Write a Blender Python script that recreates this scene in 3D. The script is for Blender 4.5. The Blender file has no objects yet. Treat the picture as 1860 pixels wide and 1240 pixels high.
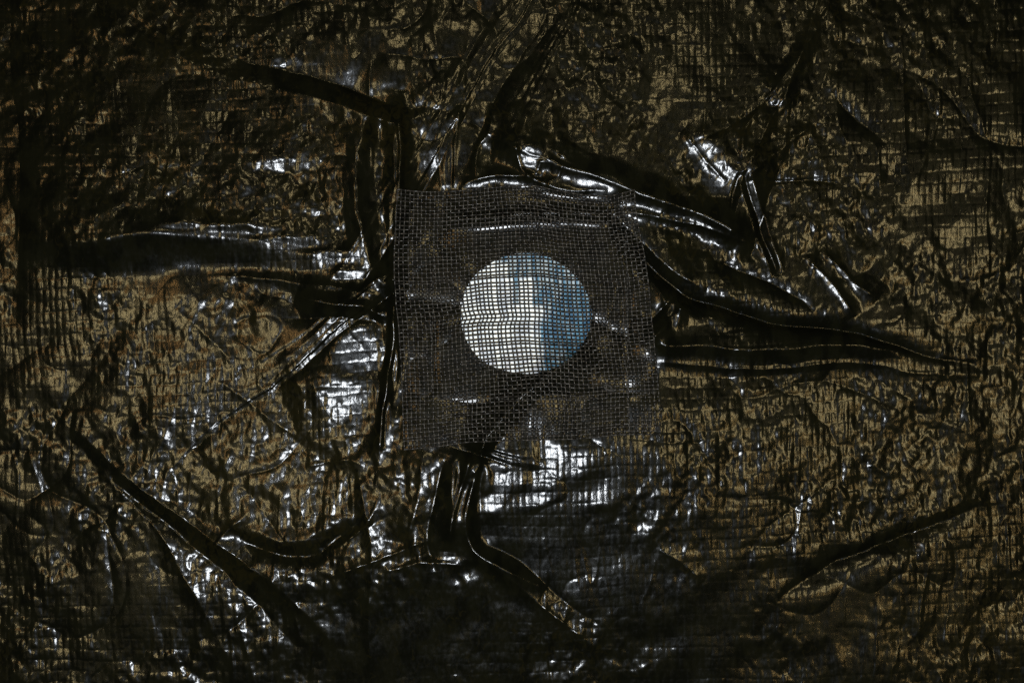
import bpy, math
import numpy as np

# ---------------------------------------------------------------- camera, world, lamps, exposure
S = 0.22e-3                      # metres for one pixel of the 1860 x 1240 photograph
CX, CY = 930.0, 620.0            # photograph centre
H = 0.62                         # camera height above the tarp
VIEW_W = 1860.0                  # photograph pixels across the frame
scene = bpy.context.scene
col = scene.collection

cam_data = bpy.data.cameras.new("camera")
cam = bpy.data.objects.new("camera", cam_data)
col.objects.link(cam)
cam.location = (0, 0, H)
cam_data.sensor_width = 36.0
cam_data.lens = 18.0 * H / (VIEW_W * 0.5 * S)
cam_data.clip_start = 0.01
cam_data.clip_end = 50.0
scene.camera = cam

world = bpy.data.worlds.new("World")
scene.world = world
world.use_nodes = True
wbg = world.node_tree.nodes["Background"]
wbg.inputs["Color"].default_value = (1.0, 0.92, 0.60, 1)
wbg.inputs["Strength"].default_value = 0.025

def area_lamp(name, loc, target, size, power, color, size_y=None):
    d = bpy.data.lights.new(name, 'AREA')
    d.energy = power
    d.color = color
    d.shape = 'RECTANGLE'
    d.size = size
    d.size_y = size_y or size
    o = bpy.data.objects.new(name, d)
    col.objects.link(o)
    o.location = loc
    v = np.array(target, float) - np.array(loc, float)
    import mathutils
    o.rotation_euler = mathutils.Vector(v).to_track_quat('-Z', 'Y').to_euler()
    return o

FLASH = (-0.03, -0.105, H + 0.02)
area_lamp("camera_flash", FLASH, (0, 0, 0), 0.10, 5.0, (0.93, 0.97, 1.0), 0.07)
# warm panels added for khaki reflections, round the dark gap where the photographer stands
PZ = 1.4
def panel(x0, x1, y0, y1, L, color=(1.0, .77, .36), z=None):
    z = z or PZ
    area_lamp("reflection_panel", ((x0 + x1) / 2, (y0 + y1) / 2, z), ((x0 + x1) / 2, (y0 + y1) / 2 + 1e-6, 0), x1 - x0, L * math.pi * (x1 - x0) * (y1 - y0), color, y1 - y0)
PANELS = ((-.465, -.36, -.17, .02, 45), (.42, .52, -.11, .10, 43), (-.05, .06, .38, .48, 43))
for p_ in ((-.60, -.27, -.50, .34, .7), (.32, .64, -.46, .46, .7), (-.13, .17, .28, .64, .7)):
    panel(*p_, color=(1.0, .80, .40), z=PZ + .03)  # larger dim panels added for olive mid-tones in the reflections
panel(-.52, -.475, .02, .22, 38.0, color=(1.0, .52, .16))  # small orange panels added for warm specks in the reflections
panel(.53, .57, -.30, -.05, 38.0, color=(1.0, .62, .20))
for p_ in PANELS:
    panel(*p_)

scene.view_settings.view_transform = 'Standard'
scene.view_settings.look = 'None'
scene.view_settings.exposure = 0.0
scene.view_settings.gamma = 1.0
scene.view_settings.use_curve_mapping = False
scene.cycles.max_bounces = 5
scene.cycles.use_denoising = False

# ---------------------------------------------------------------- height field of the tarp (photograph pixels)
X0, X1, Y0, Y1, STEP = -130.0, 1990.0, -90.0, 1330.0, 1.9
gx = np.arange(X0, X1 + 0.01, STEP)
gy = np.arange(Y0, Y1 + 0.01, STEP)
NX, NY = len(gx), len(gy)
PX, PY = np.meshgrid(gx, gy)
rng = np.random.default_rng(11)
FX = np.fft.rfftfreq(NX, STEP)[None, :]
FY = np.fft.fftfreq(NY, STEP)[:, None]

def gfilter(f, cx, cy):
    return np.fft.irfft2(np.fft.rfft2(f) * np.exp(-2 * np.pi ** 2 * ((FX * cx) ** 2 + (FY * cy) ** 2)), s=f.shape)

def field(cx, cy=None):
    f = gfilter(rng.standard_normal((NY, NX)), cx, cy or cx)
    f -= f.mean()
    return f / f.std()

def bilin(F, x, y):
    fx = np.clip((np.asarray(x) - X0) / STEP, 0, NX - 1.001)
    fy = np.clip((np.asarray(y) - Y0) / STEP, 0, NY - 1.001)
    i = fx.astype(int); j = fy.astype(int)
    a = fx - i; b = fy - j
    return (F[j, i] * (1 - a) * (1 - b) + F[j, i + 1] * a * (1 - b) + F[j + 1, i] * (1 - a) * b + F[j + 1, i + 1] * a * b)

def smooth_poly(pts, n=14):
    p = np.array(pts, float)
    if len(p) < 3:
        return p
    e = np.vstack([2 * p[0] - p[1], p, 2 * p[-1] - p[-2]])
    out = []
    for k in range(1, len(e) - 2):
        for t in np.linspace(0, 1, n, endpoint=False):
            a, b, c, d = e[k - 1], e[k], e[k + 1], e[k + 2]
            out.append(0.5 * (2 * b + (c - a) * t + (2 * a - 5 * b + 4 * c - d) * t * t + (3 * b - a - 3 * c + d) * t ** 3))
    out.append(p[-1])
    return np.array(out)

Hh = np.zeros((NY, NX))
WX = field(55) * 5.0             # ragged crease lines
WY = field(55) * 5.0
WX += field(16) * 1.2
WY += field(16) * 1.2

MINOR = 0.5
def fold(pts, A, wl, wr, r=1.5, taper=(0.15, 0.15), grade=(1.0, 1.0)):
    """Crease along pts: left flank (north when running east) of width wl, right flank wr."""
    global Hh
    pts = [np.array(q_, float) for q_ in pts]
    if abs(A) <= 12: A = A * MINOR
    ext = np.hypot(*(pts[-1] - pts[0]))
    if taper[0] == 0:                       # runs on beyond the photograph's edge and dies away there
        d_ = (pts[0] - pts[1]) / np.hypot(*(pts[0] - pts[1])); n_ = np.array([-d_[1], d_[0]])
        pts = [pts[0] + d_ * 190 + n_ * 8, pts[0] + d_ * 90 + n_ * 2] + pts; taper = (.32, taper[1])
    if taper[1] == 0:
        d_ = (pts[-1] - pts[-2]) / np.hypot(*(pts[-1] - pts[-2])); n_ = np.array([-d_[1], d_[0]])
        pts = pts + [pts[-1] + d_ * 90 + n_ * 2, pts[-1] + d_ * 190 + n_ * 8]; taper = (taper[0], .32)
    p = smooth_poly(pts, 5)
    m = 4.0 * max(wl, wr)
    x0, x1 = p[:, 0].min() - m, p[:, 0].max() + m
    y0, y1 = p[:, 1].min() - m, p[:, 1].max() + m
    i0, i1 = np.searchsorted(gx, [x0, x1]); j0, j1 = np.searchsorted(gy, [y0, y1])
    if i1 <= i0 or j1 <= j0:
        return
    sl = (slice(j0, j1), slice(i0, i1))
    x = PX[sl] + WX[sl]; y = PY[sl] + WY[sl]
    best = np.full(x.shape, 1e9); side = np.zeros(x.shape); tt = np.zeros(x.shape)
    seg = np.diff(p, axis=0); L = np.hypot(seg[:, 0], seg[:, 1]); cum = np.concatenate([[0], np.cumsum(L)])
    for k in range(len(seg)):
        dx = x - p[k, 0]; dy = y - p[k, 1]
        t = np.clip((dx * seg[k, 0] + dy * seg[k, 1]) / (L[k] ** 2 + 1e-9), 0, 1)
        ex = dx - t * seg[k, 0]; ey = dy - t * seg[k, 1]
        d2 = ex * ex + ey * ey
        q = d2 < best
        best = np.where(q, d2, best)
        side = np.where(q, seg[k, 0] * dy - seg[k, 1] * dx, side)
        tt = np.where(q, (cum[k] + t * L[k]) / cum[-1], tt)
    d = np.sqrt(best)
    w = np.where(side < 0, wl, wr)
    if abs(A) <= 12 * MINOR: r = r * .6
    dd = np.sqrt(d * d + r * r) - r
    prof = np.exp(-(dd / w) ** (.95 if abs(A) <= 12 * MINOR else 1.1))
    ta, tb = taper
    env = np.ones_like(tt)
    if ta > 0: env = env * np.clip(tt / ta, 0, 1) ** 0.8
    if tb > 0: env = env * np.clip((1 - tt) / tb, 0, 1) ** 0.8
    Hh[sl] += A * prof * env * (grade[0] + (grade[1] - grade[0]) * tt)

def slopefield(c, deg, cy=None):
    f = field(c, cy)
    return f * math.tan(math.radians(deg)) * min(c, cy or c) * 1.414

# broad lie of the cloth and soft wrinkles
Hh += (slopefield(170, 3.0) + slopefield(75, 3.0) + slopefield(34, 1.8)) * (1 - .6 * np.exp(-(((PX - 955) / 260) ** 4 + ((PY - 575) / 260) ** 4)))
# a shallow dish round the patch
Rr = np.hypot(PX - 950, PY - 590)
Hh += 14 * (1 - np.exp(-(Rr / 380) ** 2))
# crisp creases
for c, a in ((60, 2.0), (36, 1.2), (22, .6)):
    f = field(c); g = field(c * 2.5)
    Hh -= a * np.exp(-np.abs(f) * 3.0) * np.clip(g, 0, 1.5)
for c, cy, a in ((16, 60, .8), (9, 40, .4)):
    f = field(c, cy); g = field(c * 4)
    Hh += a * np.exp(-np.abs(f) * 3.0) * np.clip(g, 0, 1.5)

# ---- how crinkled the film is: it is puckered and lifted off the tapes in patches
out_ = np.clip(np.maximum(np.abs(PX - 930) / 655, np.abs(PY - 620) / 437) * 6 - 6, 0, 1)   # beyond the photograph
dens = out_ * (.03 + .08 * field(80))
for x, y, rx, ry, a in (
        (480, 880, 180, 115, .40), (560, 790, 90, 70, .18), (440, 620, 60, 110, .22), (370, 560, 60, 60, .18), (520, 710, 60, 50, .26),
        (310, 310, 45, 55, .30), (300, 215, 50, 40, .10), (500, 400, 120, 40, .22), (600, 220, 60, 50, .24), (560, 330, 50, 60, .18),
        (370, 390, 40, 22, .2), (300, 700, 50, 60, .2), (680, 220, 40, 90, .22), (690, 350, 20, 90, .2), (740, 240, 60, 70, .22),
        (880, 240, 60, 70, .16), (1020, 230, 90, 50, .2), (1150, 270, 70, 80, .20), (1240, 330, 60, 60, .22), (1290, 400, 40, 50, .2),
        (1230, 440, 60, 40, .26), (1330, 230, 100, 50, .16), (1470, 300, 110, 110, .17), (1500, 440, 110, 70, .15), (1280, 520, 80, 50, .12),
        (1300, 700, 110, 35, .10), (1420, 760, 170, 90, .05), (1540, 740, 60, 110, .14), (1300, 830, 110, 80, .05), (1520, 900, 90, 70, .14),
        (1260, 1010, 30, 60, .3), (1390, 1000, 40, 50, .2), (740, 880, 60, 90, .24), (820, 900, 60, 100, .10), (700, 1000, 80, 50, .2),
        (440, 1040, 40, 20, .22), (350, 1020, 50, 40, .22), (880, 1040, 60, 20, .2), (620, 790, 30, 40, .12),
        (430, 470, 200, 35, -.4), (290, 450, 90, 40, -.3), (670, 390, 30, 130, -.3), (400, 720, 110, 60, -.25), (350, 640, 60, 60, -.1),
        (980, 940, 150, 90, -.35), (1060, 1020, 150, 60, -.35), (1330, 410, 90, 20, -.25), (1250, 395, 90, 22, -.3), (1400, 655, 220, 22, -.4),
        (1380, 600, 180, 25, -.18), (640, 650, 60, 90, -.12), (1060, 340, 60, 30, -.4), (1560, 215, 30, 30, -.4), (1100, 860, 80, 50, -.2),
        (420, 520, 140, 25, -.2), (960, 560, 230, 240, -.3), (1560, 1030, 60, 30, -.3), (1130, 350, 120, 60, -.15)):
    dens += a * np.exp(-((PX - x) / rx) ** 2 - ((PY - y) / ry) ** 2)


# ---- the lie of the cloth: puckered film leans towards the added panels, taut bulges lie square to the flash
def lean(tx, ty, tz):
    wx, wy = (PX - CX) * S, (CY - PY) * S
    a = np.stack([-wx, -wy, np.full_like(wx, H)]); a /= np.linalg.norm(a, axis=0)
    b = np.stack([tx - wx, ty - wy, tz + 0 * wx]); b /= np.linalg.norm(b, axis=0)
    h = a + b
    return -h[0] / h[2], h[1] / h[2]          # slope along photograph x and y (y runs down)

def repose(Hf, sigma, wts, tgx, tgy):
    low = gfilter(Hf, sigma, sigma)
    ly, lx = np.gradient(low, STEP)
    ax = lx + wts * (tgx - lx); ay = ly + wts * (tgy - ly)
    dx = 2j * np.pi * FX; dy = 2j * np.pi * FY
    den = np.abs(dx) ** 2 + np.abs(dy) ** 2; den[0, 0] = 1
    spec = (np.conj(dx) * np.fft.rfft2(ax) + np.conj(dy) * np.fft.rfft2(ay)) / den
    spec[0, 0] = 0
    return Hf - low + np.fft.irfft2(spec, s=Hf.shape)

fx_, fy_ = (PX - CX) * S * (1 + PZ / H), (CY - PY) * S * (1 + PZ / H)
bestd = np.full((NY, NX), 1e9); TX = np.zeros((NY, NX)); TY = np.zeros((NY, NX))
for x0, x1, y0, y1, _ in PANELS:
    cx_ = np.clip(fx_, x0 + .03, x1 - .03); cy_ = np.clip(fy_, y0 + .06, y1 - .06)
    dd = np.hypot(fx_ - cx_, fy_ - cy_); qq = dd < bestd
    bestd[qq] = dd[qq]; TX[qq] = cx_[qq]; TY[qq] = cy_[qq]
gap = gfilter(np.clip(field(24, 30) - .1, 0, 1), 4, 4)          # taut spots between the puckers
TX += .34 * gap * np.sign(field(70)); TY -= .16 * gap
wk = gfilter(np.clip(dens * 2.3, 0, .85) * np.clip(.5 + .6 * field(26), 0, 1), 8, 8)
for _ in range(2):
    Hh = repose(Hh, 22, wk, *lean(TX, TY, PZ))
Hh += slopefield(20, 1.7) * np.clip(1.1 - 1.6 * wk, 0, 1)
wp = np.exp(-(((PX - 957) / 235) ** 8 + ((PY - 575) / 235) ** 8))
Hh = repose(Hh, 30, .92 * wp, 0.0, 0.0)
# elsewhere the cloth falls away from the flash
fcx, fcy = lean(*FLASH)
calm = 1 - .75 * np.exp(-((PX - 1110) / 250) ** 2 - ((PY - 920) / 130) ** 2)
fm = np.hypot(fcx, fcy) + 1e-6; push = np.clip(math.tan(math.radians(15)) * calm - fm, 0, 1) / fm
Hh = repose(Hh, 35, .85 * (1 - wk) * (1 - wp), -fcx * push, -fcy * push)
# ---- folds
Hbefore = Hh.copy()
# left: bulge with a dark flank under it
fold([(230, 424), (330, 411), (430, 420), (520, 442), (595, 472), (658, 510)], 52, 420, 50, 12, (0, .08), (.95, .45))
fold([(380, 506), (520, 512), (640, 528), (715, 548)], 7, 14, 16, 2, (.3, .1))
fold([(540, 536), (600, 552), (660, 560), (705, 585)], 13, 18, 14, 2)
fold([(520, 575), (600, 574), (700, 590)], -4, 8, 8, 1)
# left of the patch: vertical fold with a black flank
fold([(676, 170), (652, 270), (644, 340), (650, 420), (672, 490), (706, 536)], 30, 38, 150, 5, (.1, .1))
fold([(700, 180), (712, 300), (705, 420), (715, 520)], 9, 22, 9, 2, (.1, .1))
fold([(730, 150), (727, 200), (722, 280), (716, 350), (711, 450), (712, 530), (716, 640), (706, 700), (696, 765), (689, 850)], 15, 9, 13, 2.2, (.1, .15))
fold([(712, 560), (716, 640), (706, 700), (696, 760), (690, 830)], 11, 13, 11, 2, (.1, .25))
fold([(700, 560), (703, 650), (690, 720), (683, 800)], -6, 7, 7, 1.5)
fold([(690, 545), (712, 560), (740, 556)], 9, 10, 10, 2)
fold([(700, 500), (716, 512), (735, 530)], 8, 9, 9, 2)
# lower left
fold([(240, 872), (290, 912), (350, 952), (425, 1005), (500, 1070)], 15, 300, 18, 3, (0, 0))
fold([(240, 905), (300, 955), (370, 1010), (430, 1070)], -12, 26, 20, 3, (0, 0))
fold([(250, 930), (300, 985), (345, 1070)], 9, 18, 20, 2, (0, 0))
fold([(430, 960), (470, 995), (520, 1010), (575, 1010), (620, 975), (665, 932)], -15, 22, 20, 3, (.2, .2))
fold([(575, 1015), (620, 990), (668, 948), (690, 900)], 6, 8, 8, 1)
fold([(600, 1054), (700, 1010), (790, 975)], 7, 12, 10, 1.2)
fold([(640, 830), (660, 900), (672, 960), (676, 1054)], 8, 14, 16, 2, (.2, 0))
fold([(560, 845), (620, 838), (665, 850)], 5, 12, 10, 2)
fold([(380, 690), (450, 735), (510, 770), (560, 800)], 9, 40, 26, 3)
fold([(330, 560), (380, 620), (430, 680)], 6, 25, 25, 3)
# bottom
fold([(868, 800), (866, 860), (852, 930), (862, 990), (900, 1020), (990, 1060)], 13, 16, 16, 2, (.1, .2))
fold([(850, 808), (838, 870), (826, 930), (812, 1000)], 14, 14, 12, 3, (.1, .2))
fold([(806, 812), (790, 880), (778, 960), (792, 1040)], -12, 14, 14, 2)
fold([(770, 812), (755, 900), (745, 980)], 7, 14, 14, 2)
fold([(835, 1022), (880, 1018), (930, 1046), (960, 1070)], 8, 10, 10, 1.5, (.2, 0))
fold([(700, 1040), (780, 1022), (850, 1030)], 7, 10, 14, 1.5)
fold([(880, 985), (930, 1005), (1000, 1060)], -5, 9, 9, 1.5, (.1, 0))
# top: pleat over the patch
fold([(880, 236), (930, 262), (1000, 292), (1095, 328), (1200, 368), (1375, 437)], 22, 190, 26, 2.5, (.12, .1))
fold([(1140, 392), (1200, 404), (1300, 428), (1380, 440)], 8, 12, 10, 1.5, (.15, .1))
fold([(825, 352), (850, 332), (900, 316), (950, 316), (990, 335), (1040, 350), (1110, 354)], 12, 16, 10, 2)
fold([(815, 350), (818, 290), (826, 240), (835, 190)], 9, 9, 9, 2.5)
fold([(860, 325), (868, 270), (892, 240), (900, 190)], 10, 12, 9, 1.5)
fold([(940, 262), (948, 300), (968, 322)], 9, 9, 9, 1.5)
fold([(985, 290), (975, 320)], 6, 8, 8, 1.5)
fold([(1025, 300), (1012, 325), (990, 332)], 6, 9, 9, 2)
fold([(1040, 260), (1020, 290)], 7, 12, 12, 2)
# upper right star of creases
fold([(1345, 312), (1336, 350), (1328, 402)], -10, 9, 8, 1.5)
fold([(1352, 310), (1375, 370), (1393, 425), (1417, 500)], -12, 8, 8, 1.5, (.1, .1))
fold([(1342, 322), (1365, 375), (1382, 425), (1406, 500)], 7, 8, 6, 1.2, (.1, .1))
fold([(1366, 310), (1388, 360), (1408, 430), (1424, 495)], 6, 6, 8, 1.2, (.1, .1))
fold([(1350, 312), (1385, 260), (1420, 184), (1430, 150)], 11, 12, 14, 2, (.1, 0))
fold([(1340, 300), (1350, 250), (1380, 205), (1400, 170)], 9, 10, 10, 2, (.1, 0))
fold([(1255, 262), (1320, 240), (1380, 200), (1410, 170)], -8, 12, 14, 2)
fold([(1362, 325), (1440, 332), (1540, 338)], -6, 8, 7, 1.5)
fold([(1360, 315), (1420, 280), (1480, 230)], 9, 14, 12, 2)
fold([(1505, 160), (1545, 205), (1610, 255)], -12, 24, 20, 3, (.3, .3))
fold([(1240, 240), (1280, 290), (1320, 330)], 8, 12, 14, 2)
# right
fold([(1110, 398), (1150, 445), (1195, 488), (1250, 528), (1330, 558), (1450, 588), (1600, 618)], -15, 14, 10, 1.6, (.08, 0))
fold([(1120, 392), (1165, 440), (1215, 482), (1280, 520)], 8, 14, 8, 1.5)
fold([(1290, 470), (1380, 500), (1440, 528), (1490, 565)], -9, 9, 8, 1.5)
fold([(1470, 470), (1530, 530), (1560, 580)], 10, 14, 14, 1.5)
fold([(1500, 460), (1570, 520), (1600, 540)], 8, 10, 10, 1.5)
fold([(1184, 616), (1212, 585), (1246, 540)], 14, 12, 13, 3.5)
fold([(1186, 500), (1205, 525), (1215, 550)], 7, 7, 7, 1.5)
fold([(1180, 580), (1205, 555), (1232, 528)], -8, 7, 7, 1.5)
fold([(1150, 622), (1250, 626), (1400, 628), (1600, 634)], 22, 110, 34, 2, (.1, 0))
fold([(1190, 660), (1400, 668), (1600, 668)], 5, 9, 9, 1.5, (.1, 0))
fold([(1400, 1088), (1470, 1050), (1600, 985)], -16, 18, 22, 2, (.35, 0))
fold([(1400, 1075), (1480, 1030), (1600, 968)], 8, 18, 14, 2, (.35, 0))
fold([(1190, 985), (1240, 1015), (1280, 1054)], 5, 10, 10, 1.5)
# creases running under and across the patch
fold([(1085, 630), (1030, 668), (985, 695), (920, 738), (880, 775), (864, 815)], 30, 40, 20, 2.5, (.18, .05))
fold([(1060, 668), (985, 720), (915, 775), (890, 812)], -7, 16, 16, 3)
fold([(715, 548), (780, 556), (850, 566), (960, 580)], -8, 12, 14, 2, (.05, .3))
fold([(1070, 572), (1120, 598), (1190, 622)], -8, 14, 12, 2)
fold([(800, 405), (870, 396), (950, 388), (1040, 392), (1120, 405)], 13, 10, 9, 2)
fold([(820, 392), (900, 382), (1000, 378)], -6, 8, 8, 2)
fold([(795, 345), (800, 400), (790, 440), (830, 480)], -6, 10, 10, 2)
fold([(785, 590), (784, 660), (786, 722)], -5, 8, 8, 2)
fold([(785, 722), (900, 724), (1050, 722), (1195, 716)], -4, 6, 6, 1.5)
fold([(1140, 430), (1138, 560), (1140, 700), (1142, 800)], -3, 6, 6, 1.5)
fold([(1000, 480), (985, 560), (975, 640)], 4, 14, 10, 3)

Hf = gfilter(Hh - Hbefore, 4, 4)
fy2, fx2 = np.gradient(Hf, STEP)
wkeep = gfilter(np.clip((.30 - np.hypot(fx2, fy2)) / .12, 0, 1), 5, 5) * (1 - wp)
for _ in range(2):
    Hh = repose(Hh, 24, .9 * wk * wkeep, *lean(TX, TY, PZ))
    Hh = repose(Hh, 35, .6 * (1 - wk) * wkeep, -fcx * push, -fcy * push)
# the big left fold drops towards the patch along its whole length
wl_ = .95 * np.exp(-((np.abs(PX - 430) / 260) ** 4 + (np.abs(PY - 428 - .13 * (PX - 455)) / 42) ** 4))
for _ in range(5):
    lo_ = gfilter(Hh, 24, 24); gy_, gx_ = np.gradient(lo_, STEP)
    Hh = repose(Hh, 24, wl_, fcx, gy_)
# the bulge below the patch is taut and turned to the dark
wd_ = .85 * np.exp(-((PX - 1060) / 150) ** 4 - ((PY - 925) / 110) ** 4)
for _ in range(2):
    Hh = repose(Hh, 24, wd_ * wkeep, *lean(.13, -.56, PZ))
wq_ = .9 * np.exp(-((PX - 455) / 200) ** 4 - ((PY - 870) / 135) ** 4) + .7 * np.exp(-((PX - 400) / 120) ** 4 - ((PY - 640) / 90) ** 4)
for _ in range(3):
    Hh = repose(Hh, 14, np.clip(wq_, 0, .9) * wkeep, *lean(TX, TY, PZ))
wf = np.zeros((NY, NX))
for x, y, rx, ry, a in ((650, 635, 40, 50, .95), (640, 715, 44, 40, .9), (910, 830, 24, 24, .97), (925, 866, 32, 10, .95), (1002, 820, 18, 24, .97), (990, 864, 24, 13, .97), (890, 912, 18, 18, .97), (970, 905, 30, 10, .8), (880, 870, 10, 30, .8), (1040, 850, 22, 18, .6),
          (962, 285, 24, 20, .97), (1085, 338, 36, 17, .95), (1312, 322, 28, 32, .97), (1275, 276, 24, 28, .9), (604, 470, 46, 14, .9),
          (525, 442, 58, 13, .9), (425, 420, 76, 11, .85), (340, 413, 40, 9, .6), (816, 290, 9, 40, .9), (830, 900, 8, 60, .9), (1222, 568, 10, 24, .95), (640, 500, 22, 9, .95),
          (520, 300, 50, 12, .6), (1090, 890, 40, 20, .35), (703, 760, 8, 55, .9), (716, 640, 6, 55, .85), (1415, 188, 14, 8, .9), (722, 290, 6, 70, .9), (712, 420, 6, 60, .8)):
    wf = np.maximum(wf, a * np.exp(-(((PX - x) / rx) ** 2 + ((PY - y) / ry) ** 2) ** 1.5))
for _ in range(4):
    Hh = repose(Hh, 7, wf, *lean(*FLASH))

Hbase = Hh.copy()
# ---- woven tapes pressed through the film
ang = math.radians(2.0)
wu = PX * math.cos(ang) - PY * math.sin(ang) + WX * 0.5 + field(140) * 4
wv = PX * math.sin(ang) * 0.9 + PY * math.cos(ang) + WY * 0.5 + field(140) * 4
TW, TH = 11.6, 19.5
cu = wu / TW; cv = wv / TH
iu = np.floor(cu).astype(int); iv = np.floor(cv).astype(int)
tu = cu - iu; tv = cv - iv
par = (iu + iv) % 2
rt = rng.random((4, 400, 400))
ra = rt[0][iv % 400, iu % 400] - .5; rb = rt[1][iv % 400, iu % 400] - .5; rc = rt[2][iv % 400, iu % 400] - .5
cush_u = 1 - np.abs(2 * tu - 1) ** 4; cush_v = 1 - np.abs(2 * tv - 1) ** 5
weave = np.where(par == 0, cush_u * (0.35 + 0.65 * cush_v), cush_v * (0.2 + 0.8 * cush_u)) * 0.34
weave += (ra * (tu - .5) * 0.7 + rb * (tv - .5) * 0.8 + rc * 0.2) * cush_u * cush_v
wmod = np.clip(0.8 + 0.35 * field(60), 0.25, 1.4)
Hh += weave * wmod * (1 - .65 * wp) * (1 - .35 * wf)

crk = np.clip(0.32 + 1.0 * dens + .16 * field(45), 0.08, .54) * (1 - .8 * wf) * (1 - .35 * np.clip(wq_, 0, 1)) * (1 - .9 * wp)
Hh += crk * (slopefield(2.8, 4.8, 3.5) + slopefield(4.8, 5.6, 6.0) + slopefield(9.5, 4.6, 11.0))
# ---------------------------------------------------------------- material helpers
def new_mat(name):
    m = bpy.data.materials.new(name)
    m.use_nodes = True
    nt = m.node_tree
    b = nt.nodes["Principled BSDF"]
    return m, nt, b

class N:
    def __init__(self, nt): self.nt = nt
    def node(self, t, **kw):
        n = self.nt.nodes.new(t)
        for k, v in kw.items(): setattr(n, k, v)
        return n
    def link(self, a, b): self.nt.links.new(a, b)
    def val(self, sock, v):
        if hasattr(v, 'is_linked') or isinstance(v, bpy.types.NodeSocket): self.link(v, sock)
        else: sock.default_value = v
    def math(self, op, a, b=0.0, c=0.0):
        n = self.node('ShaderNodeMath', operation=op)
        self.val(n.inputs[0], a); self.val(n.inputs[1], b); self.val(n.inputs[2], c)
        return n.outputs[0]
    def smooth(self, v, lo, hi, a=0.0, b=1.0):
        n = self.node('ShaderNodeMapRange', interpolation_type='SMOOTHSTEP')
        self.val(n.inputs['Value'], v)
        n.inputs['From Min'].default_value = lo; n.inputs['From Max'].default_value = hi
        n.inputs['To Min'].default_value = a; n.inputs['To Max'].default_value = b
        return n.outputs['Result']
    def coords(self, sx, sy, sz=None, off=(0, 0, 0)):
        """object coordinates in photograph pixels divided by (sx, sy)"""
        if not hasattr(self, 'tc'): self.tc = self.node('ShaderNodeTexCoord').outputs['Object']
        m = self.node('ShaderNodeMapping')
        self.link(self.tc, m.inputs['Vector'])
        m.inputs['Location'].default_value = off
        m.inputs['Scale'].default_value = (1 / S / sx, 1 / S / sy, 0.0 if sz is None else 1 / S / sz)
        return m.outputs['Vector']
    def noise(self, vec, detail=2.0, rough=0.5, dist=0.0, dims='2D'):
        n = self.node('ShaderNodeTexNoise', noise_dimensions=dims)
        self.link(vec, n.inputs['Vector'])
        n.inputs['Scale'].default_value = 1.0
        n.inputs['Detail'].default_value = detail
        n.inputs['Roughness'].default_value = rough
        n.inputs['Distortion'].default_value = dist
        return n.outputs['Fac']
    def mix(self, f, a, b):
        n = self.node('ShaderNodeMix', data_type='RGBA')
        self.val(n.inputs[0], f)
        for s, v in ((n.inputs[6], a), (n.inputs[7], b)):
            if isinstance(v, tuple): s.default_value = (*v, 1.0)
            else: self.link(v, s)
        return n.outputs[2]

# tarp film: black, coated with a hard gloss
M_TARP, nt, bs = new_mat("tarp_film")
g = N(nt)
dark = g.mix(g.smooth(g.noise(g.coords(40, 60, off=(2, 2, 0)), 3), .4, .6), (0.0018, 0.0020, 0.0012), (0.0032, 0.0034, 0.0018))
at = g.node('ShaderNodeAttribute', attribute_name='lifted'); dn = at.outputs['Fac']
n3 = g.noise(g.coords(11, 15, off=(9, 2, 0)), 3, .6, .8)
dark = g.mix(g.smooth(g.math('MULTIPLY_ADD', n3, 1.0, dn), .55, .85), dark, (0.0050, 0.0046, 0.0018))
g.link(dark, bs.inputs['Base Color'])
rf = g.noise(g.coords(7, 12, off=(6, 1, 0)), 3, .6)
g.link(g.smooth(rf, .3, .7, .17, .27), bs.inputs['Roughness'])
bs.inputs['Specular IOR Level'].default_value = .055
bs.inputs['Specular Tint'].default_value = (.90, .94, 1.0, 1)
bs.inputs['Coat Weight'].default_value = .13
bs.inputs['Coat IOR'].default_value = 1.5
g.link(g.smooth(rf, .3, .7, .025, .05), bs.inputs['Coat Roughness'])
bh = g.noise(g.coords(2.6, 5.0, off=(8, 3, 0)), 3, .6, .5)
bp = g.node('ShaderNodeBump')
bp.inputs['Strength'].default_value = .5
bp.inputs['Distance'].default_value = S * 0.2
g.link(bh, bp.inputs['Height']); g.link(bp.outputs['Normal'], bs.inputs['Normal']); g.link(bp.outputs['Normal'], bs.inputs['Coat Normal'])

# vinyl screen strands
M_SCREEN, nt, bs = new_mat("screen_vinyl"); g = N(nt)
d = g.noise(g.coords(14, 14, 14), 3, .6, 0, '3D')
g.link(g.mix(g.smooth(d, .35, .68), (0.006, 0.0059, 0.0055), (0.026, 0.0248, 0.022)), bs.inputs['Base Color'])
g.link(g.smooth(g.noise(g.coords(6, 6, 6), 2, .5, 0, '3D'), .3, .7, .26, .44), bs.inputs['Roughness'])
bs.inputs['Specular IOR Level'].default_value = .34

M_THREAD, nt, bs = new_mat("thread"); g = N(nt)
g.link(g.mix(g.noise(g.coords(3, 3, 3), 2, .5, 0, '3D'), (0.006, 0.006, 0.006), (0.022, 0.022, 0.020)), bs.inputs['Base Color'])
bs.inputs['Roughness'].default_value = .7

# ---------------------------------------------------------------- objects
def to_world(px, py, hz):
    return np.stack([(np.asarray(px) - CX) * S, (CY - np.asarray(py)) * S, np.asarray(hz) * S], -1)

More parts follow.
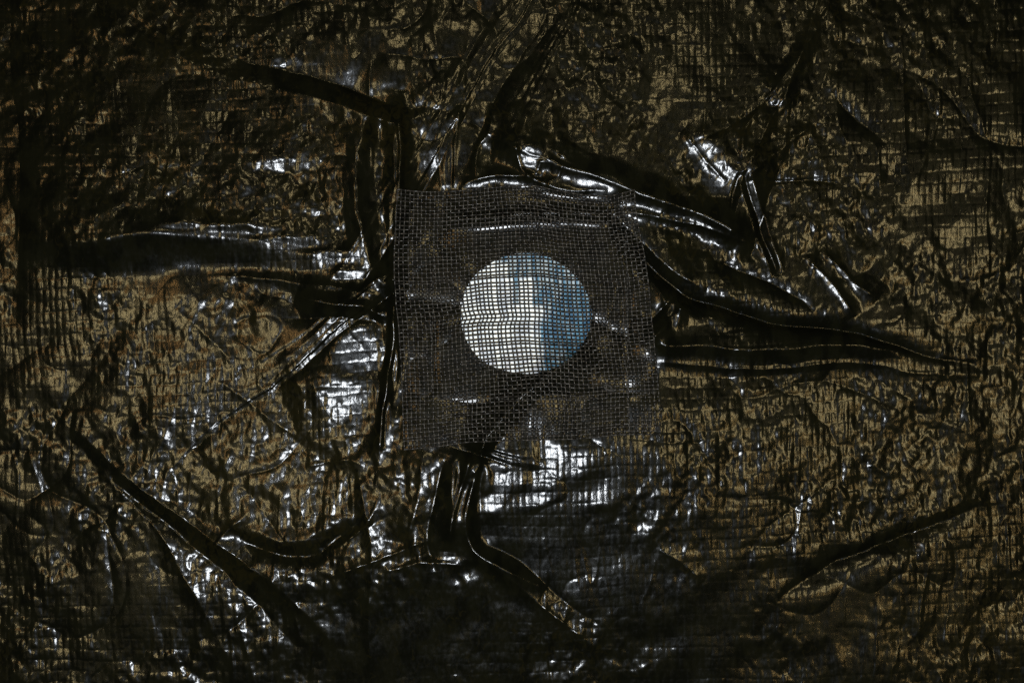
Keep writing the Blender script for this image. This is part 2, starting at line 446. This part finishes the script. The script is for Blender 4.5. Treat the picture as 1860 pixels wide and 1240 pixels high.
def mesh_obj(name, verts, faces, mat, parent=None, smooth=True):
    me = bpy.data.meshes.new(name)
    verts = np.asarray(verts, np.float32); faces = np.asarray(faces, np.int32)
    nf, k = faces.shape
    me.vertices.add(len(verts)); me.vertices.foreach_set('co', verts.ravel())
    me.loops.add(nf * k); me.loops.foreach_set('vertex_index', faces.ravel())
    me.polygons.add(nf)
    me.polygons.foreach_set('loop_start', np.arange(0, nf * k, k, dtype=np.int32))
    me.polygons.foreach_set('use_smooth', np.full(nf, smooth))
    me.update(calc_edges=True)
    me.materials.append(mat)
    o = bpy.data.objects.new(name, me)
    col.objects.link(o)
    o.parent = parent
    return o

tarp = bpy.data.objects.new("tarp", None)
col.objects.link(tarp)
tarp["label"] = "creased glossy black tarp with khaki reflections and a mesh-covered round hole"  # the khaki is the added panels mirrored in the film
tarp["category"] = "tarp"

# --- sheet with its round hole
HX, HY, RX, RY = 954.5, 570.0, 119.0, 109.5
th = np.arctan2(PY - HY, PX - HX)
rad_k = 1 + 0.010 * np.sin(3 * th + .6) + 0.008 * np.sin(5 * th + 2) + .004 * np.sin(9 * th)
q = np.hypot((PX - HX) / RX, (PY - HY) / RY) / rad_k
inside = q < 1.0
vid = np.arange(NX * NY).reshape(NY, NX)
f4 = np.stack([vid[1:, :-1], vid[1:, 1:], vid[:-1, 1:], vid[:-1, :-1]], -1).reshape(-1, 4)
ins = inside.ravel()
keep = ~ins[f4].all(1)
f4 = f4[keep]
used = np.zeros(NX * NY, bool); used[f4.ravel()] = True
snap = (used & ins).reshape(NY, NX)
QX, QY = PX.copy(), PY.copy()
QX[snap] = HX + (PX - HX)[snap] / q[snap]
QY[snap] = HY + (PY - HY)[snap] / q[snap]
QH = Hh.copy()
QH[snap] = bilin(Hh, QX[snap], QY[snap])
V = to_world(QX, QY, QH).reshape(-1, 3)
remap = -np.ones(NX * NY, int); remap[used] = np.arange(used.sum())
V = V[used]; F = remap[f4]
lift = dens.ravel()[used]; tp = rt[3][iv % 400, iu % 400].ravel()[used]
# turned-down cut edge of the hole and of the sheet: skirt on boundary edges
e = np.concatenate([F[:, [0, 1]], F[:, [1, 2]], F[:, [2, 3]], F[:, [3, 0]]])
key = np.sort(e, 1); key = key[:, 0].astype(np.int64) * (len(V) + 1) + key[:, 1]
_, idx, cnt = np.unique(key, return_index=True, return_counts=True)
be = e[idx[cnt == 1]]
be = be[np.hypot(V[be[:, 0], 0], V[be[:, 0], 1]) < .06]          # the hole's rim only
bv = np.unique(be); low = V[bv] - np.array([0, 0, 1.6 * S])
m2 = -np.ones(len(V), int); m2[bv] = len(V) + np.arange(len(bv))
skirt = np.stack([be[:, 1], be[:, 0], m2[be[:, 0]], m2[be[:, 1]]], -1)
V = np.vstack([V, low]); F = np.vstack([F, skirt])
lift = np.concatenate([lift, np.full(len(bv), -1.0)]); tp = np.concatenate([tp, np.zeros(len(bv))])
# the rest of the sheet, lying well beyond the photograph, in a coarser grid
CS = 24.0
ox = np.concatenate([np.arange(X0 - 100 * CS, X0 - 1, CS), np.linspace(gx[0], gx[-1], 90), np.arange(gx[-1] + CS, gx[-1] + 100 * CS, CS)])
oy = np.concatenate([np.arange(Y0 - 100 * CS, Y0 - 1, CS), np.linspace(gy[0], gy[-1], 60), np.arange(gy[-1] + CS, gy[-1] + 100 * CS, CS)])
OX, OY = np.meshgrid(ox, oy)
away = np.hypot(np.maximum(np.maximum(gx[0] - OX, OX - gx[-1]), 0), np.maximum(np.maximum(gy[0] - OY, OY - gy[-1]), 0))
OH = bilin(Hh, OX, OY) * np.exp(-away / 260)
wob_ = sum(a_ * np.sin(OX / p_ + 1.7 * k_ + np.sin(OY / p_ * .8 + k_)) * np.cos(OY / (p_ * 1.3) + .6 * k_) for k_, (a_, p_) in enumerate(((9, 170.), (6, 95.), (3.5, 52.))))
OH = OH + wob_ * (1 - np.exp(-away / 200))
oid = np.arange(OX.size).reshape(OX.shape)
of = np.stack([oid[1:, :-1], oid[1:, 1:], oid[:-1, 1:], oid[:-1, :-1]], -1).reshape(-1, 4)
mx = OX.ravel()[of].mean(1); my = OY.ravel()[of].mean(1)
of = of[~((mx > gx[0]) & (mx < gx[-1]) & (my > gy[0]) & (my < gy[-1]))]
nv0 = len(V)
V = np.vstack([V, to_world(OX, OY, OH).reshape(-1, 3)]); F = np.vstack([F, of + nv0])
lift = np.concatenate([lift, np.zeros(OX.size)]); tp = np.concatenate([tp, np.zeros(OX.size)])
sheet = mesh_obj("tarp_sheet", V, F, M_TARP, tarp)
for nm, arr in (("lifted", lift), ("tape", tp)):
    a = sheet.data.attributes.new(nm, 'FLOAT', 'POINT'); a.data.foreach_set('value', arr.astype(np.float32))

# --- mesh patch: woven screen sewn over the hole
def curve(pts):
    p = smooth_poly(pts, 20)
    L = np.concatenate([[0], np.cumsum(np.hypot(*np.diff(p, axis=0).T))]); L /= L[-1]
    return lambda t: np.stack([np.interp(t, L, p[:, 0]), np.interp(t, L, p[:, 1])], -1)
cl = curve([(722, 344), (716, 450), (718, 540), (724, 600), (730, 700), (735, 815)])
cr = curve([(1152, 345), (1158, 400), (1174, 480), (1183, 570), (1190, 650), (1195, 710), (1197, 787)])
ct = curve([(722, 344), (800, 346), (870, 342), (960, 336), (1010, 345), (1060, 353), (1110, 355), (1152, 345)])
cb = curve([(735, 815), (800, 808), (850, 801), (930, 797), (1040, 795), (1120, 788), (1197, 787)])
Wpx = field(38) * 1.6 + field(14) * 0.5
Wpy = field(38) * 1.6 + field(14) * 0.5
def patch(u, v):
    u = np.asarray(u, float); v = np.asarray(v, float)
    A = (1 - v)[..., None] * ct(u) + v[..., None] * cb(u)
    B = (1 - u)[..., None] * cl(v) + u[..., None] * cr(v)
    P00, P10, P01, P11 = ct(0.0), ct(1.0), cb(0.0), cb(1.0)
    C = ((1 - u) * (1 - v))[..., None] * P00 + (u * (1 - v))[..., None] * P10 + ((1 - u) * v)[..., None] * P01 + (u * v)[..., None] * P11
    p = A + B - C
    k = np.clip(np.minimum(np.minimum(u, 1 - u), np.minimum(v, 1 - v)) * 12, .25, 1)
    x = p[..., 0] + bilin(Wpx, p[..., 0], p[..., 1]) * k
    y = p[..., 1] + bilin(Wpy, p[..., 0], p[..., 1]) * k
    # the crease across the hole pushes the upright strands sideways
    x = x + 5.0 * np.exp(-((y - 578) / 9.0) ** 2) * np.exp(-((x - 870) / 70) ** 2) - 3.0 * np.tanh((y - 580) / 10) * np.exp(-((x - 900) / 110) ** 2 - ((y - 580) / 60) ** 2)
    return x, y
Hscreen = np.maximum(gfilter(Hh, 4, 4) + 1.6, gfilter(Hbase, 9, 9) + 1.6)
Hscreen = gfilter(np.maximum(Hscreen, Hh + 1.2), 2.0, 2.0)
# slack wrinkles of its own, and a sag over the hole
Hscreen += slopefield(16, 3.5) * .8 + np.abs(slopefield(9, 3.0))
NC, NR = 59, 66
RAD, AMP, SUB = 1.38, 1.25, 4
def tubes(paths, rad, sides=6):
    """paths: (n, m, 3) points in photograph pixels (x, y, height)"""
    n, m, _ = paths.shape
    T = np.gradient(paths, axis=1); T /= np.linalg.norm(T, axis=2, keepdims=True) + 1e-9
    up = np.zeros_like(T); up[..., 2] = 1
    B = np.cross(T, up); B /= np.linalg.norm(B, axis=2, keepdims=True) + 1e-9
    Nn = np.cross(B, T)
    a = np.arange(sides) * 2 * np.pi / sides
    ring = paths[:, :, None, :] + rad[..., None, None] * (np.cos(a)[:, None] * B[:, :, None, :] + np.sin(a)[:, None] * Nn[:, :, None, :])
    verts = to_world(ring[..., 0], ring[..., 1], ring[..., 2]).reshape(-1, 3)
    i = np.arange(n)[:, None, None] * m * sides; j = np.arange(m - 1)[None, :, None] * sides; k = np.arange(sides)[None, None, :]
    k2 = (k + 1) % sides
    fc = np.stack([i + j + k, i + j + k2, i + j + sides + k2, i + j + sides + k], -1).reshape(-1, 4)
    return verts, fc
iu_ = np.arange(NC); s_ = np.arange((NR - 1) * SUB + 1) / SUB
uu, ss = np.meshgrid(iu_ / (NC - 1), s_, indexing='ij')
jit = rng.standard_normal((NC, 1)) * .0012
x, y = patch(uu + jit, ss / (NR - 1))
wv_ = np.cos(np.pi * ss) * np.where(iu_[:, None] % 2 == 0, 1, -1)
hz = bilin(Hscreen, x, y) + AMP * wv_
vv, ff = tubes(np.stack([x, y, hz], -1), RAD * (1 + .08 * rng.standard_normal(x.shape)))
iv_ = np.arange(NR); s2 = np.arange((NC - 1) * SUB + 1) / SUB
v2, ss2 = np.meshgrid(iv_ / (NR - 1), s2, indexing='ij')
jit = rng.standard_normal((NR, 1)) * .0012
x, y = patch(ss2 / (NC - 1), v2 + jit)
wv_ = -np.cos(np.pi * ss2) * np.where(iv_[:, None] % 2 == 0, 1, -1)
hz = bilin(Hscreen, x, y) + AMP * wv_
vh, fh = tubes(np.stack([x, y, hz], -1), RAD * (1 + .08 * rng.standard_normal(x.shape)))
patch_o = mesh_obj("mesh_patch", np.vstack([vv, vh]), np.vstack([ff, fh + len(vv)]), M_SCREEN, tarp)
patch_o["label"] = "square charcoal screen mesh patch sewn over the round hole"

# --- stitching that holds the patch
def stitches(pts, length=7.0, gap=2.5, r=1.1):
    c = curve(pts); p = smooth_poly(pts, 20); L = np.hypot(*np.diff(p, axis=0).T).sum()
    n = int(L / (length + gap)); out = []
    for k in range(n):
        t = np.linspace(k * (length + gap), k * (length + gap) + length, 5) / L
        q = c(t); q = q + rng.standard_normal((1, 2)) * .4
        h = bilin(Hscreen, q[:, 0], q[:, 1]) + np.array([-1.2, 1.0, 1.5, 1.0, -1.2])
        out.append(np.column_stack([q, h]))
    return np.array(out)
st = np.concatenate([stitches([(788, 402), (960, 396), (1137, 406)]), stitches([(1137, 406), (1140, 560), (1139, 720), (1141, 795)]),
                     stitches([(785, 722), (960, 723), (1100, 721), (1194, 714)]), stitches([(788, 402), (786, 560), (784, 722)])])
vs, fs = tubes(st, np.tile(np.array([.5, 1.0, 1.15, 1.0, .5]), (len(st), 1)))
mesh_obj("seam_thread", vs, fs, M_THREAD, patch_o)
t = np.linspace(0, 1, 40)
kx = 1104 + 9 * np.cos(t * 9) * (1 - .4 * t); ky = 703 + 6 * np.sin(t * 9 + .5) * (1 - .3 * t)
kp = np.stack([kx, ky, bilin(Hscreen, kx, ky) + 2 + 1.5 * np.sin(t * 17)], -1)[None]
vs, fs = tubes(kp, np.full((1, 40), 1.3))
mesh_obj("thread_knot", vs, fs, M_THREAD, patch_o)

# --- blue and white cloth lying under the tarp, seen through the hole
M_CLOTH, nt, bs = new_mat("blue_white_cloth"); g = N(nt)
sx = g.node('ShaderNodeSeparateXYZ'); g.link(g.coords(1, 1), sx.inputs[0])
wob = g.noise(g.coords(16, 70), 2, .5)
xe = g.math('MULTIPLY_ADD', g.noise(g.coords(5, 45, off=(2, 6, 0)), 3, .6), 52.0, g.math('MULTIPLY_ADD', wob, 26.0, sx.outputs['X']))
sl_ = g.math('MULTIPLY_ADD', sx.outputs['Y'], -.02, xe)
blue1 = g.smooth(sl_, 80, 104)
def band(lo, hi, ylo, yhi):
    a = g.math('MULTIPLY', g.smooth(sx.outputs['X'], lo - 1.5, lo + 1.5), g.smooth(sx.outputs['X'], hi - 1.5, hi + 1.5, 1, 0))
    return g.math('MULTIPLY', a, g.math('MULTIPLY', g.smooth(sx.outputs['Y'], ylo - 6, ylo + 6), g.smooth(sx.outputs['Y'], yhi - 6, yhi + 6, 1, 0)))
b = g.math('MAXIMUM', blue1, band(2, 12, 68, 400))
b = g.math('MAXIMUM', b, band(-8, 47, 116, 400))
b = g.math('MAXIMUM', b, band(37, 60, 64, 400))
b = g.math('MAXIMUM', b, g.math('MULTIPLY', g.smooth(sx.outputs['Y'], 136, 150), g.smooth(sx.outputs['X'], -36, -24)))
yup = g.smooth(sx.outputs['Y'], 10, 110)
st1 = g.noise(g.coords(7, 60, off=(3, 1, 0)), 3, .6)
bl = g.mix(g.smooth(st1, .42, .58), (0.016, 0.085, 0.175), (0.060, 0.180, 0.30))
pal = g.smooth(g.math('MULTIPLY_ADD', yup, .14, g.noise(g.coords(9, 50, off=(7, 4, 0)), 3, .6)), .54, .76)
bl = g.mix(pal, bl, (0.30, 0.38, 0.44))
sv = g.noise(g.coords(22, 60, off=(5, 9, 0)), 3)
wh = g.mix(g.smooth(sv, .42, .70), (0.75, 0.82, 0.86), (0.46, 0.52, 0.60))
lil = g.math('MULTIPLY', g.smooth(sx.outputs['Y'], 20, -40), g.smooth(g.noise(g.coords(15, 34, off=(1, 8, 0)), 3, .6), .42, .62))
wh = g.mix(g.math('MULTIPLY', lil, .75), wh, (0.40, 0.42, 0.50))
g.link(g.mix(b, wh, bl), bs.inputs['Base Color'])
bs.inputs['Roughness'].default_value = .65
cg = np.arange(640, 1270, 3.0); cgy = np.arange(270, 870, 3.0)
c_x, c_y = np.meshgrid(cg, cgy)
tz = bilin(gfilter(Hbase, 30, 30), c_x, c_y)
low_ = bilin(Hh, c_x, c_y)
cz = np.minimum(tz - 4.5 + 2.2 * bilin(field(16, 60), c_x, c_y), low_ - 2.6)
Vc = to_world(c_x, c_y, cz).reshape(-1, 3)
n_r, n_c = c_x.shape
vid = np.arange(n_r * n_c).reshape(n_r, n_c)
Fc = np.stack([vid[1:, :-1], vid[1:, 1:], vid[:-1, 1:], vid[:-1, :-1]], -1).reshape(-1, 4)
cloth = mesh_obj("striped_cloth", Vc, Fc, M_CLOTH)
cloth["label"] = "blue and white striped cloth showing through the mesh-covered round hole"
cloth["category"] = "cloth"
